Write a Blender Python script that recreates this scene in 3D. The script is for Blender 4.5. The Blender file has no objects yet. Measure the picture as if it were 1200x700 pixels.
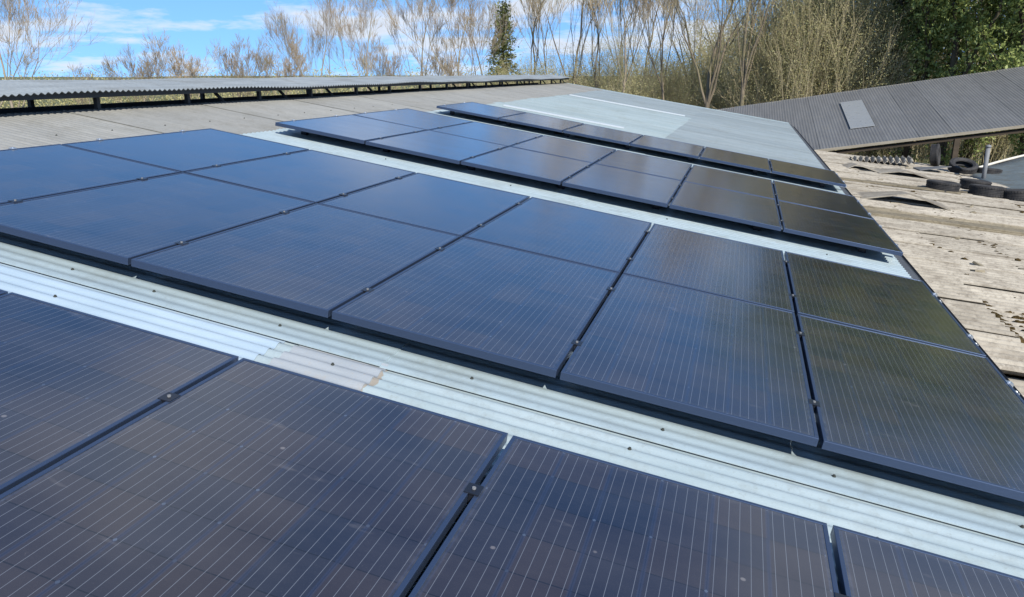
import bpy, math, random
import numpy as np
from mathutils import Vector, Matrix
PI = math.pi; R = math.radians
C = bpy.context.scene.collection
SC = bpy.context.scene

# ------------------------------------------------------------------ frame of the place
EYE = 6.2                       # eye height above the yard
SL = 0.16454                    # pitch of the solar roof
YAW, PITCH, F = -0.27882, 0.27715, 0.93075
PT = EYE - 1.2587               # z of the panel top plane above x = 0
Vv = Vector((math.cos(SL), 0, -math.sin(SL))); Nn = Vector((math.sin(SL), 0, math.cos(SL)))
ORI = Vector((0, 0, PT))
def rp(v, u, w=0.0):            # v down the slope, u along the ridge, w above the panel tops
    return ORI + Vv*v + Vector((0, u, 0)) + Nn*w
W0 = -0.135                      # mean height of the roof sheets
def at(px, d):                  # a spot on the ground, given its bearing and distance
    a = math.atan((px-600)/930.75) + YAW
    return d*math.sin(a), d*math.cos(a)

# ------------------------------------------------------------------ materials
def mat(name, base=(.5,.5,.5), rough=.6, metal=0.0, spec=.5):
    m = bpy.data.materials.new(name); m.use_nodes = True
    b = m.node_tree.nodes['Principled BSDF']
    b.inputs['Base Color'].default_value = (*base, 1); b.inputs['Roughness'].default_value = rough
    b.inputs['Metallic'].default_value = metal; b.inputs['Specular IOR Level'].default_value = spec
    return m, m.node_tree, b
class NT:
    def __init__(s, nt): s.nt = nt; s.n = nt.nodes; s.l = nt.links
    def node(s, t, **k):
        x = s.n.new(t)
        for a, v in k.items(): setattr(x, a, v)
        return x
    def link(s, a, b): s.l.new(a, b)
    def setin(s, node, idx, v):
        if isinstance(v, (int, float)): node.inputs[idx].default_value = v
        elif isinstance(v, tuple): node.inputs[idx].default_value = v
        else: s.link(v, node.inputs[idx])
    def math(s, op, a, b=0.0, c=None):
        x = s.node('ShaderNodeMath', operation=op); s.setin(x, 0, a); s.setin(x, 1, b)
        if c is not None: s.setin(x, 2, c)
        return x.outputs[0]
    def coord(s, kind='Object', scale=(1,1,1), rot=(0,0,0)):
        t = s.node('ShaderNodeTexCoord'); mp = s.node('ShaderNodeMapping')
        mp.inputs['Scale'].default_value = scale; mp.inputs['Rotation'].default_value = rot
        s.link(t.outputs[kind], mp.inputs[0]); return mp.outputs[0]
    def noise(s, vec, scale=5, detail=4, rough=.6):
        x = s.node('ShaderNodeTexNoise'); s.link(vec, x.inputs['Vector'])
        x.inputs['Scale'].default_value = scale; x.inputs['Detail'].default_value = detail; x.inputs['Roughness'].default_value = rough
        return x.outputs['Fac']
    def ramp(s, fac, stops):
        x = s.node('ShaderNodeValToRGB'); s.link(fac, x.inputs[0]); e = x.color_ramp.elements
        while len(e) < len(stops): e.new(.5)
        for el, (p, c) in zip(e, stops):
            el.position = p; el.color = (*c, 1) if len(c) == 3 else c
        return x.outputs[0]
    def maprange(s, v, a, b, c=0.0, d=1.0):
        x = s.node('ShaderNodeMapRange'); s.setin(x, 0, v)
        for i, q in zip((1,2,3,4), (a,b,c,d)): x.inputs[i].default_value = q
        return x.outputs[0]
    def mix(s, fac, a, b):
        x = s.node('ShaderNodeMix', data_type='RGBA'); s.setin(x, 0, fac)
        for i, q in ((6, a), (7, b)):
            if isinstance(q, tuple): x.inputs[i].default_value = (*q, 1) if len(q) == 3 else q
            else: s.link(q, x.inputs[i])
        return x.outputs[2]
    def bump(s, h, strength, dist, bsdf):
        x = s.node('ShaderNodeBump'); s.link(h, x.inputs['Height'])
        x.inputs['Strength'].default_value = strength; x.inputs['Distance'].default_value = dist
        s.link(x.outputs[0], bsdf.inputs['Normal'])

def weathered(name, c1, c2, dirt, rough=.6, dirt_lo=.58, dirt_hi=.78, sc=1.0, streak=(1,6,6), speck=.35, metal=0, spec=.4, mott=0, vary=.06, valley=None):
    """painted or bare sheet: two tones in long streaks, patches of dirt, fine specks"""
    m, nt, b = mat(name, c1, rough, metal, spec); g = NT(nt)
    p = g.coord('Object', streak); q = g.coord('Object')
    n1 = g.noise(p, 1.3*sc, 6, .65)
    col = g.mix(g.maprange(n1, .35, .65), c1, c2)
    n2 = g.noise(q, 2.1*sc, 8, .72)
    col = g.mix(g.maprange(n2, dirt_lo, dirt_hi, 0, .75), col, dirt)
    n3 = g.noise(q, 46*sc, 3, .6)
    col = g.mix(g.maprange(n3, .6, .74, 0, speck), col, dirt)
    if valley:      # rib shade painted in: valleys of the profile mixed towards the dirt tone
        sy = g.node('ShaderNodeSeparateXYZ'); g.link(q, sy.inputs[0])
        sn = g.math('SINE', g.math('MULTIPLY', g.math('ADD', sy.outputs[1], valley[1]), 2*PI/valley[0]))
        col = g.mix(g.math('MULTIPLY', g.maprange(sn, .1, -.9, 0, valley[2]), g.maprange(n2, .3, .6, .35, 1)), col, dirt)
    if mott:
        n4 = g.noise(q, 13, 5, .75); col = g.mix(g.maprange(n4, .50, .66, 0, mott), col, dirt)
        n5 = g.noise(g.coord('Object', (1,1.6,1)), 4.5, 6, .7); col = g.mix(g.maprange(n5, .52, .70, 0, mott*.8), col, c2)
    hs = g.node('ShaderNodeHueSaturation'); oi = g.node('ShaderNodeObjectInfo')
    g.link(g.maprange(oi.outputs['Random'], 0, 1, 1-vary, 1+vary*.6), hs.inputs['Value']); g.link(col, hs.inputs['Color']); col = hs.outputs[0]
    g.link(col, b.inputs['Base Color'])
    g.link(g.maprange(n2, .3, .7, rough-.08, rough+.12), b.inputs['Roughness'])
    g.bump(n3, .25, .004, b)
    return m
M = {}
M['sheet_pale'] = weathered('pale_painted_sheet', (.295,.355,.375), (.245,.305,.325), (.16,.17,.155), .42, .52, .82, 1.2, (.7,7,7), .35, mott=.22, vary=.09)
M['sheet_far'] = weathered('grey_blue_far_sheet', (.225,.26,.27), (.185,.22,.23), (.14,.15,.14), .5, .5, .8, .6, (.6,3,3), .3, mott=.3, vary=.10)
M['sheet_glow'] = weathered('pale_far_rooflight_sheet', (.285,.335,.34), (.24,.295,.30), (.17,.19,.17), .45, .5, .8, .6, (.6,3,3), .3, mott=.25, vary=.08)
M['sheet_apron'] = weathered('silvery_apron_sheet', (.31,.385,.415), (.27,.34,.375), (.17,.19,.175), .4, .52, .82, 1.5, (.5,4,4), .35, mott=.15, vary=.03)
M['sheet_tan']  = weathered('weathered_tan_sheet', (.245,.242,.222), (.205,.205,.19), (.145,.14,.12), .6, .5, .75, 1, (.8,5,5), .5, mott=.3, vary=.10)
M['sheet_lap']  = weathered('greyed_lilac_sheet', (.275,.30,.32), (.235,.26,.28), (.30,.24,.17), .5, .55, .75, 1.6, (.7,7,7), .3)
M['rooflight']  = weathered('translucent_rooflight_sheet', (.31,.39,.46), (.27,.35,.415), (.36,.32,.28), .3, .64, .82, 1.6, (.8,7,7), .12)
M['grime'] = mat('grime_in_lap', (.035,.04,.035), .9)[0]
M['rust'] = weathered('rust_stain', (.235,.215,.185), (.20,.18,.15), (.08,.05,.03), .85)
M['canopy'] = weathered('grey_galvanised_canopy', (.24,.265,.275), (.18,.20,.21), (.12,.12,.11), .5, .5, .75, 1, (6,1,6), .3)
M['darkroof'] = weathered('slate_grey_sheet', (.135,.137,.138), (.11,.112,.114), (.15,.145,.13), .6, .55, .8, .5, (6,.5,6), .3, mott=.25, vary=.08)
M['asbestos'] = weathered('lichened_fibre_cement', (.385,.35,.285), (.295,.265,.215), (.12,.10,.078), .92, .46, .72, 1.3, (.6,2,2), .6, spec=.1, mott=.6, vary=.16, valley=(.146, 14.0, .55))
M['asbestos_dark'] = weathered('stained_fibre_cement', (.24,.205,.145), (.18,.155,.11), (.09,.075,.05), .92, .5, .72, 1.5, (1,1,1), .5, spec=.1, mott=.6)
M['moss'] = weathered('dry_brown_moss', (.085,.055,.02), (.045,.032,.012), (.02,.018,.01), 1, .5, .7, 6, (1,1,1), .5, spec=.1)
M['steel'] = weathered('galvanised_steel', (.19,.195,.20), (.15,.155,.16), (.10,.10,.095), .65, .6, .8, 3, (1,1,1), .3, metal=.1)
M['darksteel'] = mat('dark_painted_steel', (.035,.038,.042), .6)[0]
M['gutter'] = weathered('dark_grey_flashing', (.085,.09,.10), (.065,.07,.08), (.04,.04,.04), .5, .5, .75, 2, (6,1,6), .3)
M['alu'] = mat('raw_aluminium', (.72,.73,.74), .32, .9)[0]
M['clampblack'] = mat('black_clamp', (.03,.034,.045), .3, .6)[0]
M['fascia'] = weathered('weathered_timber_fascia', (.30,.27,.21), (.24,.21,.16), (.12,.1,.07), .8)
M['wood'] = weathered('dark_timber_post', (.06,.045,.03), (.04,.03,.02), (.02,.02,.015), .9)
M['block'] = weathered('rendered_blockwork', (.30,.28,.25), (.25,.235,.21), (.14,.13,.11), .9, sc=.6, streak=(1,1,1))
M['cover'] = weathered('blue_grey_plastic_cover', (.12,.145,.155), (.085,.105,.115), (.09,.085,.065), .6, .5, .65, 1.5, (1,1,1), .4, mott=.7)
M['coveredge'] = weathered('cream_edge_batten', (.55,.52,.44), (.47,.44,.37), (.28,.25,.19), .7)
M['skylight'] = weathered('pale_roof_window', (.27,.285,.295), (.235,.25,.26), (.16,.17,.18), .3, sc=2)

# frame of a panel: black anodised aluminium
m, nt, b = mat('black_anodised_frame', (.06,.088,.15), .36, .65); M['frame'] = m
m, nt, b = mat('black_backsheet', (.012,.012,.013), .8); M['back'] = m

def pv_material():
    m, nt, b = mat('solar_cells_under_glass', (.01,.012,.02), .12); g = NT(nt)
    tc = g.node('ShaderNodeTexCoord'); sx = g.node('ShaderNodeSeparateXYZ'); g.link(tc.outputs['Object'], sx.inputs[0])
    x, y = sx.outputs[0], sx.outputs[1]
    PW, PL = .966, 1.654                      # active area, 6 x 10 cells, 5 busbars to a cell
    def dist_to_line(c, pitch, off=0.0):      # metres to the nearest line
        t = g.math('DIVIDE', g.math('ADD', c, off), pitch)
        f = g.math('FRACT', t); a = g.math('ABSOLUTE', g.math('SUBTRACT', f, .5))
        return g.math('MULTIPLY', g.math('SUBTRACT', .5, a), pitch)
    cx = dist_to_line(x, PW/6, 20*PW/6); cy = dist_to_line(y, PL/10, 20*PL/10)
    bus = dist_to_line(x, PW/30, 20*PW/6 + PW/60)
    busm = g.maprange(bus, .0005, .0010, 1, 0)
    inx = g.math('LESS_THAN', g.math('ABSOLUTE', x), PW/2); iny = g.math('LESS_THAN', g.math('ABSOLUTE', y), PL/2)
    inside = g.math('MULTIPLY', inx, iny)
    # cells are not quite one colour
    cell = g.node('ShaderNodeCombineXYZ')
    g.link(g.math('FLOOR', g.math('DIVIDE', x, PW/6)), cell.inputs[0]); g.link(g.math('FLOOR', g.math('DIVIDE', y, PL/10)), cell.inputs[1])
    oi = g.node('ShaderNodeObjectInfo'); g.link(g.math('MULTIPLY', oi.outputs['Random'], 50), cell.inputs[2])
    wn = g.node('ShaderNodeTexWhiteNoise', noise_dimensions='3D'); g.link(cell.outputs[0], wn.inputs[0])
    col = g.mix(g.maprange(wn.outputs[0], 0, 1, 0, 1), (.009,.012,.024), (.024,.019,.022))
    gap = g.math('MAXIMUM', g.maprange(cx, .0010, .0020, 1, 0), g.maprange(cy, .0012, .0026, 1, 0))
    col = g.mix(gap, col, (.003,.004,.008))
    # interconnect ribbons between strings show as slightly blue lines
    col = g.mix(g.math('MULTIPLY', g.maprange(cx, .004, .007, 1, 0), .35), col, (.02,.032,.075))
    # small bright diamonds at the corners of the cells
    dia = g.math('LESS_THAN', g.math('ADD', cx, g.math('MULTIPLY', cy, .8)), .0055)
    wn2 = g.node('ShaderNodeTexWhiteNoise', noise_dimensions='3D')
    rd = g.node('ShaderNodeCombineXYZ'); g.link(g.math('ROUND', g.math('DIVIDE', x, PW/6)), rd.inputs[0]); g.link(g.math('ROUND', g.math('DIVIDE', y, PL/10)), rd.inputs[1]); g.link(oi.outputs['Random'], rd.inputs[2])
    g.link(rd.outputs[0], wn2.inputs[0])
    col = g.mix(g.math('MULTIPLY', dia, g.math('MULTIPLY', g.maprange(wn2.outputs[0], .45, 1.0, 0, .55), 1.0)), col, (.12,.16,.22))
    col = g.mix(g.math('MULTIPLY', busm, .75), col, (.15,.165,.19))
    col = g.mix(inside, (.010,.013,.022), col)
    # thin film of dust, streaked down the slope (local x), with dried drops
    tv = g.node('ShaderNodeVectorMath', operation='ADD'); mo = g.node('ShaderNodeCombineXYZ')
    g.link(g.math('MULTIPLY', oi.outputs['Random'], 37), mo.inputs[0]); g.link(g.math('MULTIPLY', oi.outputs['Random'], 91), mo.inputs[1])
    g.link(tc.outputs['Object'], tv.inputs[0]); g.link(mo.outputs[0], tv.inputs[1])
    mp = g.node('ShaderNodeMapping'); mp.inputs['Scale'].default_value = (1, 2.5, 1); g.link(tv.outputs[0], mp.inputs[0])
    d1 = g.noise(mp.outputs[0], 1.6, 7, .62); d2 = g.noise(tv.outputs[0], 210, 2, .5); d3 = g.noise(tv.outputs[0], 22, 5, .7)
    dust = g.math('ADD', g.maprange(d1, .35, .72, .01, .085), g.maprange(d2, .64, .74, 0, .05))
    dust = g.math('ADD', dust, g.maprange(d3, .69, .78, 0, .2))
    # a little more dirt gathers against the frame
    ex = g.math('SUBTRACT', .49, g.math('ABSOLUTE', x)); ey = g.math('SUBTRACT', .834, g.math('ABSOLUTE', y))
    ed = g.math('MINIMUM', ex, ey)
    edge = g.math('MULTIPLY', g.maprange(ed, 0, .03, .16, 0), g.maprange(d3, .4, .65, .2, 1))
    dust = g.math('ADD', dust, edge)
    # smeared water marks, each with a shape of its own, and the odd dropping
    mp2 = g.node('ShaderNodeMapping'); mp2.inputs['Scale'].default_value = (3, 9, 1); mp2.inputs['Rotation'].default_value = (0,0,.5); g.link(tv.outputs[0], mp2.inputs[0])
    d4 = g.noise(mp2.outputs[0], 1.4, 4, .55); dust = g.math('ADD', dust, g.maprange(d4, .66, .78, 0, .22))
    vo = g.node('ShaderNodeTexVoronoi'); vo.inputs['Scale'].default_value = 5.5; g.link(tv.outputs[0], vo.inputs['Vector'])
    dust = g.math('ADD', dust, g.math('MULTIPLY', g.maprange(vo.outputs['Distance'], .03, .05, .45, 0), g.math('GREATER_THAN', d1, .53)))
    col = g.mix(dust, col, (.24,.22,.21))
    g.link(col, b.inputs['Base Color'])
    g.link(g.math('ADD', .13, g.math('MULTIPLY', g.maprange(d1, .3, .7), .08)), b.inputs['Roughness'])
    b.inputs['IOR'].default_value = 1.5; b.inputs['Specular Tint'].default_value = (.6, .82, 1, 1); b.inputs['Coat Weight'].default_value = .65; b.inputs['Coat Roughness'].default_value = .15; b.inputs['Coat IOR'].default_value = 1.5
    return m
M['pv'] = pv_material()

# ------------------------------------------------------------------ object helpers
def link(o): C.objects.link(o); return o
def mesh_np(name, verts, faces, mats, fm=None, smooth=False):
    """faces: list of index tuples or a numpy array of quads"""
    me = bpy.data.meshes.new(name)
    if isinstance(faces, np.ndarray):
        k = faces.shape[1]; v = np.asarray(verts, dtype=np.float32)
        me.vertices.add(len(v)); me.vertices.foreach_set('co', v.ravel())
        me.loops.add(faces.size); me.loops.foreach_set('vertex_index', faces.astype(np.int32).ravel())
        me.polygons.add(len(faces)); me.polygons.foreach_set('loop_start', np.arange(0, faces.size, k, dtype=np.int32))
        me.update(calc_edges=True)
    else:
        me.from_pydata([tuple(v) for v in verts], [], [tuple(f) for f in faces]); me.update()
    for q in mats: me.materials.append(q)
    if fm is not None: me.polygons.foreach_set('material_index', np.asarray(fm, dtype=np.int32))
    if smooth: me.polygons.foreach_set('use_smooth', np.ones(len(me.polygons), dtype=bool))
    me.validate(); return me
def ob(name, me, parent=None, loc=None, rot=None):
    o = link(bpy.data.objects.new(name, me))
    if parent: o.parent = parent
    if loc is not None: o.location = loc
    if rot is not None: o.rotation_euler = rot
    return o
def tag(o, label=None, cat=None, group=None, kind=None):
    if label: o['label'] = label
    if cat: o['category'] = cat
    if group: o['group'] = group
    if kind: o['kind'] = kind
    return o
def empty(name, loc, label, cat, group=None, rot=(0,0,0)):
    o = link(bpy.data.objects.new(name, None)); o.location = loc; o.rotation_euler = rot
    o.empty_display_size = .2
    return tag(o, label, cat, group)

class MB:
    def __init__(s): s.v = []; s.f = []; s.m = []
    def face(s, pts, mi=0):
        n = len(s.v); s.v += [Vector(p) for p in pts]; s.f.append(tuple(range(n, n+len(pts)))); s.m.append(mi)
    def hexa(s, p, mi=0):       # 8 corners: 4 bottom, 4 top
        n = len(s.v); s.v += [Vector(q) for q in p]
        for q in ((0,3,2,1),(4,5,6,7),(0,1,5,4),(1,2,6,5),(2,3,7,6),(3,0,4,7)):
            s.f.append(tuple(n+i for i in q)); s.m.append(mi)
    def box(s, x0, x1, y0, y1, z0, z1, mi=0, fn=None):
        p = [(x0,y0,z0),(x1,y0,z0),(x1,y1,z0),(x0,y1,z0),(x0,y0,z1),(x1,y0,z1),(x1,y1,z1),(x0,y1,z1)]
        if fn: p = [fn(*q) for q in p]
        s.hexa(p, mi)
    def bar(s, a, b, w, h, mi=0, up=(0,0,1)):
        a = Vector(a); b = Vector(b); d = (b-a).normalized(); up = Vector(up)
        sd = d.cross(up)
        if sd.length < 1e-4: sd = d.cross(Vector((1,0,0)))
        sd.normalize(); up = sd.cross(d)
        q = []
        for e in (a, b):
            q += [[e - sd*w/2 - up*h/2, e + sd*w/2 - up*h/2], [e - sd*w/2 + up*h/2, e + sd*w/2 + up*h/2]]
        s.hexa([q[0][0], q[0][1], q[2][1], q[2][0], q[1][0], q[1][1], q[3][1], q[3][0]], mi)
    def tube(s, pts, rads, k=8, mi=0, cap=True):
        pts = [Vector(p) for p in pts]; n0 = len(s.v)
        for i, p in enumerate(pts):
            d = (pts[min(i+1, len(pts)-1)] - pts[max(i-1, 0)]).normalized()
            a = d.cross(Vector((.3,.2,1)));  a.normalize(); b = d.cross(a)
            for j in range(k):
                t = 2*PI*j/k; s.v.append(p + (a*math.cos(t) + b*math.sin(t))*rads[i])
        for i in range(len(pts)-1):
            for j in range(k):
                s.f.append((n0+i*k+j, n0+i*k+(j+1)%k, n0+(i+1)*k+(j+1)%k, n0+(i+1)*k+j)); s.m.append(mi)
        if cap:
            s.f.append(tuple(n0+j for j in range(k))[::-1]); s.m.append(mi)
            s.f.append(tuple(n0+(len(pts)-1)*k+j for j in range(k))); s.m.append(mi)
    def lathe(s, prof, k=32, mi=0, ctr=(0,0,0)):
        n0 = len(s.v); c = Vector(ctr); P = len(prof)
        for j in range(k):
            t = 2*PI*j/k
            for r, z in prof: s.v.append(c + Vector((r*math.cos(t), r*math.sin(t), z)))
        for j in range(k):
            for i in range(P):
                s.f.append((n0+j*P+i, n0+((j+1)%k)*P+i, n0+((j+1)%k)*P+(i+1)%P, n0+j*P+(i+1)%P)); s.m.append(mi)
    def mesh(s, name, mats, smooth=False):
        me = mesh_np(name, s.v, s.f, mats, s.m, smooth); return me
    def build(s, name, mats, parent=None, smooth=False, bevel=0, **k):
        o = ob(name, s.mesh(name, mats, smooth), parent, **k)
        if bevel:
            b = o.modifiers.new('bevel', 'BEVEL'); b.width = bevel; b.segments = 2; b.limit_method = 'ANGLE'
        return o

def corrugated(name, fn, u0, u1, v0, v1, pitch, amp, mats, parent=None, thick=.0012, skirt=.009, res=8,
               vn=1, lip=.004, grime=True, screws=None, rip=False, wob=0.0, seed=0, gw=0.0):
    """a profiled sheet: waves across u, straight along v. fn(v,u,w) -> point"""
    rnd = random.Random(seed)
    nu = max(2, int(round((u1-u0)/pitch*res))); us = [u0+(u1-u0)*i/nu for i in range(nu+1)]
    vs = [v0+(v1-v0)*j/vn for j in range(vn+1)]
    V = []; Fa = []; Fm = []
    def wv(u, v):
        t = (u-u0)/(u1-u0)
        return amp*math.sin(2*PI*u/pitch) + lip*(1-t) + wob*math.sin(u*1.7+v*2.3+seed)*math.sin(v*1.1+seed)
    for u in us:
        for v in vs: V.append(fn(v, u, wv(u, v)))
    n = vn+1
    for i in range(nu):
        for j in range(vn): Fa.append((i*n+j, i*n+j+1, (i+1)*n+j+1, (i+1)*n+j)); Fm.append(0)
    # downward lip at the near edge and the lower end, with the dirt that gathers under it
    def strip(a, bq, mi):
        k = len(V)
        for p, q in zip(a, bq): V.append(p); V.append(q)
        for i in range(len(a)-1): Fa.append((k+2*i, k+2*i+1, k+2*i+3, k+2*i+2)); Fm.append(mi)
    e1 = [fn(v, u0, wv(u0, v)) for v in vs]; e2 = [fn(v, u0-.001, wv(u0, v)-skirt*.55) for v in vs]
    strip(e1, e2, 0)
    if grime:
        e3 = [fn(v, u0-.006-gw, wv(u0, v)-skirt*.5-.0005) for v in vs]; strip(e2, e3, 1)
    e1 = [fn(v1, u, wv(u, v1)) for u in us]; e2 = [fn(v1+.001, u, wv(u, v1)-skirt*.6) for u in us]
    strip(e1, e2, 0)
    if rip:
        e3 = [fn(v1+.012+.012*math.sin(u*31)+.01*rnd.random(), u, wv(u, v1)-skirt*.6-.0008) for u in us]; strip(e2, e3, 2)
    if screws:
        for (v, u) in screws:
            u = (round(u/pitch - .25)+.25)*pitch; b = wv(u, v)
            for rr, h0, h1, mi in ((.0075, 0, .003, 1), (.005, .003, .008, 1)):
                k = len(V); S = 8
                for h in (h0, h1):
                    for q in range(S): V.append(fn(v+rr*math.cos(2*PI*q/S), u+rr*math.sin(2*PI*q/S), b+h))
                for q in range(S): Fa.append((k+q, k+(q+1)%S, k+S+(q+1)%S, k+S+q)); Fm.append(mi)
                Fa.append(tuple(k+S+q for q in range(S))); Fm.append(mi)
    me = mesh_np(name, V, Fa, mats, Fm, False)
    sm = np.array([m_ == 0 for m_ in Fm]); me.polygons.foreach_set('use_smooth', sm[:len(me.polygons)])
    return ob(name, me, parent)

# ================================================================== GROUND
g_m, nt, b = mat('rough_grass', (.07,.09,.03), .95); g = NT(nt)
p = g.coord('Object'); n1 = g.noise(p, .08, 8, .7); n2 = g.noise(p, 3, 5, .7)
col = g.ramp(n1, [(.3,(.05,.075,.02)),(.5,(.085,.10,.035)),(.7,(.13,.115,.06))])
col = g.mix(g.maprange(n2, .45, .7, 0, .6), col, (.12,.10,.055)); g.link(col, b.inputs['Base Color']); g.bump(n2, .6, .2, b)
V = []; Fq = []; N = 60; S = 900
for i in range(N+1):
    for j in range(N+1):
        x = -S+2*S*i/N; y = -300+ (S+900)*j/N
        V.append((x, y, 0 if abs(x) < 80 and y < 100 else 1.2*math.sin(x*.013)*math.sin(y*.017)))
for i in range(N):
    for j in range(N): Fq.append((i*(N+1)+j, (i+1)*(N+1)+j, (i+1)*(N+1)+j+1, i*(N+1)+j+1))
tag(ob('ground', mesh_np('ground', V, Fq, [g_m])), kind='structure')
# pale farm track behind the ridge, to the left
tr_m = weathered('pale_gravel', (.38,.37,.34), (.31,.30,.27), (.2,.18,.15), .95, sc=.5, streak=(1,1,1))
mb = MB()
L = [(-150, 30), (-90, 52), (-55, 74), (-30, 96), (-14, 140)]
for (a, b2) in zip(L, L[1:]):
    mb.face([(a[0]-3, a[1]+9, .02), (a[0]+3, a[1]-9, .02), (b2[0]+5, b2[1]-7, .02), (b2[0]-5, b2[1]+7, .02)])
tag(mb.build('farm_track', [tr_m]), kind='structure')
mb = MB(); q_ = [at(-120, 36), at(330, 44), at(300, 78), at(-120, 62)]
mb.face([(a, b2, .035) for a, b2 in q_])
tag(mb.build('gravel_yard', [tr_m]), kind='structure')
# yard under and around the sheds
mb = MB(); mb.face([(-20,-12,.01),(30,-12,.01),(30,46,.01),(-20,46,.01)])
tag(mb.build('yard', [weathered('concrete_yard', (.26,.25,.23), (.21,.2,.18), (.12,.11,.09), .9, sc=.4, streak=(1,1,1))]), kind='structure')

# ================================================================== THE BARN WITH THE PANELS
U_END = 28.45; V_R = -6.29; V_E = 1.46; U_BEG = -3.0
barn = empty('barn', (0, 12, 0), 'long low farm shed whose pale ribbed roof carries the solar panels', 'barn')
def bl(p): return Vector(p) - Vector((0, 12, 0))
def rfn(v, u, w): return bl(rp(v, u, W0 + w))
P76 = .0762
mats3 = [M['sheet_pale'], M['grime'], M['rust']]
matsT = [M['sheet_tan'], M['grime'], M['rust']]
# seams along the slope
seams = [2.81, 3.62, 4.28, 4.94]
while seams[-1] < U_END-.7: seams.append(seams[-1]+.66)
seams.append(U_END)
near = [U_BEG]
while near[-1] < 2.1: near.append(near[-1]+.66)
near = [x for x in near if x < 2.0] + [2.15]
lowS = [2.15]
rs = random.Random(3)
for i in range(len(near)-1):
    corrugated('roof_sheet', rfn, near[i], near[i+1]+.07, V_R, V_E, P76, .0085, mats3, barn, lip=.003, seed=i, vn=4)
# the row right above the nearest panels: rooflight, its greyed lap, then painted sheet
corrugated('roof_sheet', rfn, 2.15, 2.83, V_R, -4.15, P76, .0085, matsT, barn, seed=41)
corrugated('roof_sheet', lambda v,u,w: rfn(v,u,w-.004), 2.15, 2.83, -1.95, V_E, P76, .0085, mats3, barn, seed=42, vn=6, wob=.0012,
           screws=[(-.30,2.7),(.55,2.55),(1.2,2.6),(.9,2.35),(-.75,2.4)])
ll = corrugated('rooflight_lap', lambda v,u,w: rfn(v,u,w+.003), 2.15, 2.83, -1.74, -1.34, P76, .0085, [M['sheet_lap'], M['grime'], M['rust']], barn, rip=True, seed=43,
           screws=[(-1.5,2.42),(-1.52,2.72),(-1.7,2.3)])
ll['label'] = 'greyed lilac lap of sheet with a rusty torn end'
rl = corrugated('rooflight_sheet', rfn, 2.15, 2.83, -4.2, -1.81, P76, .0085, [M['rooflight'], M['grime'], M['rust']], barn, seed=44, skirt=.004, vn=4,
           screws=[(-2.8,2.6),(-3.3,2.62),(-2.5,2.4)])
rl['label'] = 'bright pale blue translucent rooflight sheet'
# everything beyond the long lap
for i in range(len(seams)-1):
    a, b2 = seams[i], seams[i+1]+.07
    if i == len(seams)-2: b2 = U_END
    amp = .0028 if i == 0 else .0075
    tan_end = -4.88 + .05*rs.uniform(-1,1)
    if i == 0: tan_end = -5.3
    midv = -1.37 + .02*rs.uniform(-1,1)
    sc1 = [(v_, a+.14) for v_ in (-3.0,-2.55,-1.9,-1.0,-.2,.45,1.1)] if i == 0 else [(-3.4, a+.3), (-2.1, a+.35), (-.6, a+.3), (.8, a+.28)] if i in (5,6,12) else None
    mA = [M['sheet_apron'] if i == 0 else M['sheet_far'] if a > 13.5 else M['sheet_pale'], M['grime'], M['rust']]
    mB = [M['sheet_apron'] if i == 0 else M['sheet_far'] if a > 21.8 else M['sheet_glow'] if a > 13.5 else M['sheet_pale'], M['grime'], M['rust']]
    up = lambda k: (lambda v,u,w: rfn(v,u,w+k))
    corrugated('roof_sheet', up(.000), a, b2, midv-.05, V_E, P76, amp, mA, barn, gw=(0 if a < 9 else .012), seed=i, vn=3, wob=.001, screws=[s for s in sc1 if s[0] > midv] if sc1 else None)
    corrugated('roof_sheet', up(.004), a, b2, tan_end-.05, midv, P76, amp, mB, barn, gw=(0 if a < 9 else .012), seed=i+60, vn=3, wob=.001, grime=True, screws=[s for s in sc1 if s[0] < midv] if sc1 else None)
    corrugated('roof_sheet', up(.008), a, b2, V_R, tan_end, P76, amp, matsT, barn, gw=(0 if a < 4 else .006), seed=i+120, vn=2, wob=.001, screws=[(-5.4, a+.3)] if i < 14 else None)
# added pale strips standing in for lit edges of the far translucent sheets
for (va, vb, uu) in ((-4.75, -1.55, 22.2), (-4.6, -2.2, 15.3)):
    mb = MB(); mb.box(va, vb, uu, uu+.13, .012, .035, 0, lambda a,b_,c: rfn(a,b_,c))
    mb.build('lit_edge_strip', [mat('white_lit_edge', (.44,.48,.50), .4)[0]], barn)
# eaves flashing and gutter
mb = MB(); mb.box(V_E-.05, V_E+.10, U_BEG, U_END+.03, -.030, -.014, 0, rfn)
mb.box(V_E+.085, V_E+.10, U_BEG, U_END+.03, -.12, -.014, 0, rfn)
mb.build('eaves_flashing', [M['gutter']], barn)
mb = MB()
prof = [(.045*math.cos(t), .045*math.sin(t)) for t in np.linspace(PI, 2*PI, 9)]
gx = bl(rp(V_E+.135, 0, W0-.06))
pts0 = [Vector((gx.x+a, U_BEG-12, gx.z+b_)) for a, b_ in prof]; pts1 = [Vector((p_.x, U_END-12+.05, p_.z)) for p_ in pts0]
for i in range(8): mb.face([pts0[i], pts0[i+1], pts1[i+1], pts1[i]])
mb.build('gutter', [M['gutter']], barn, smooth=True)
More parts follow.
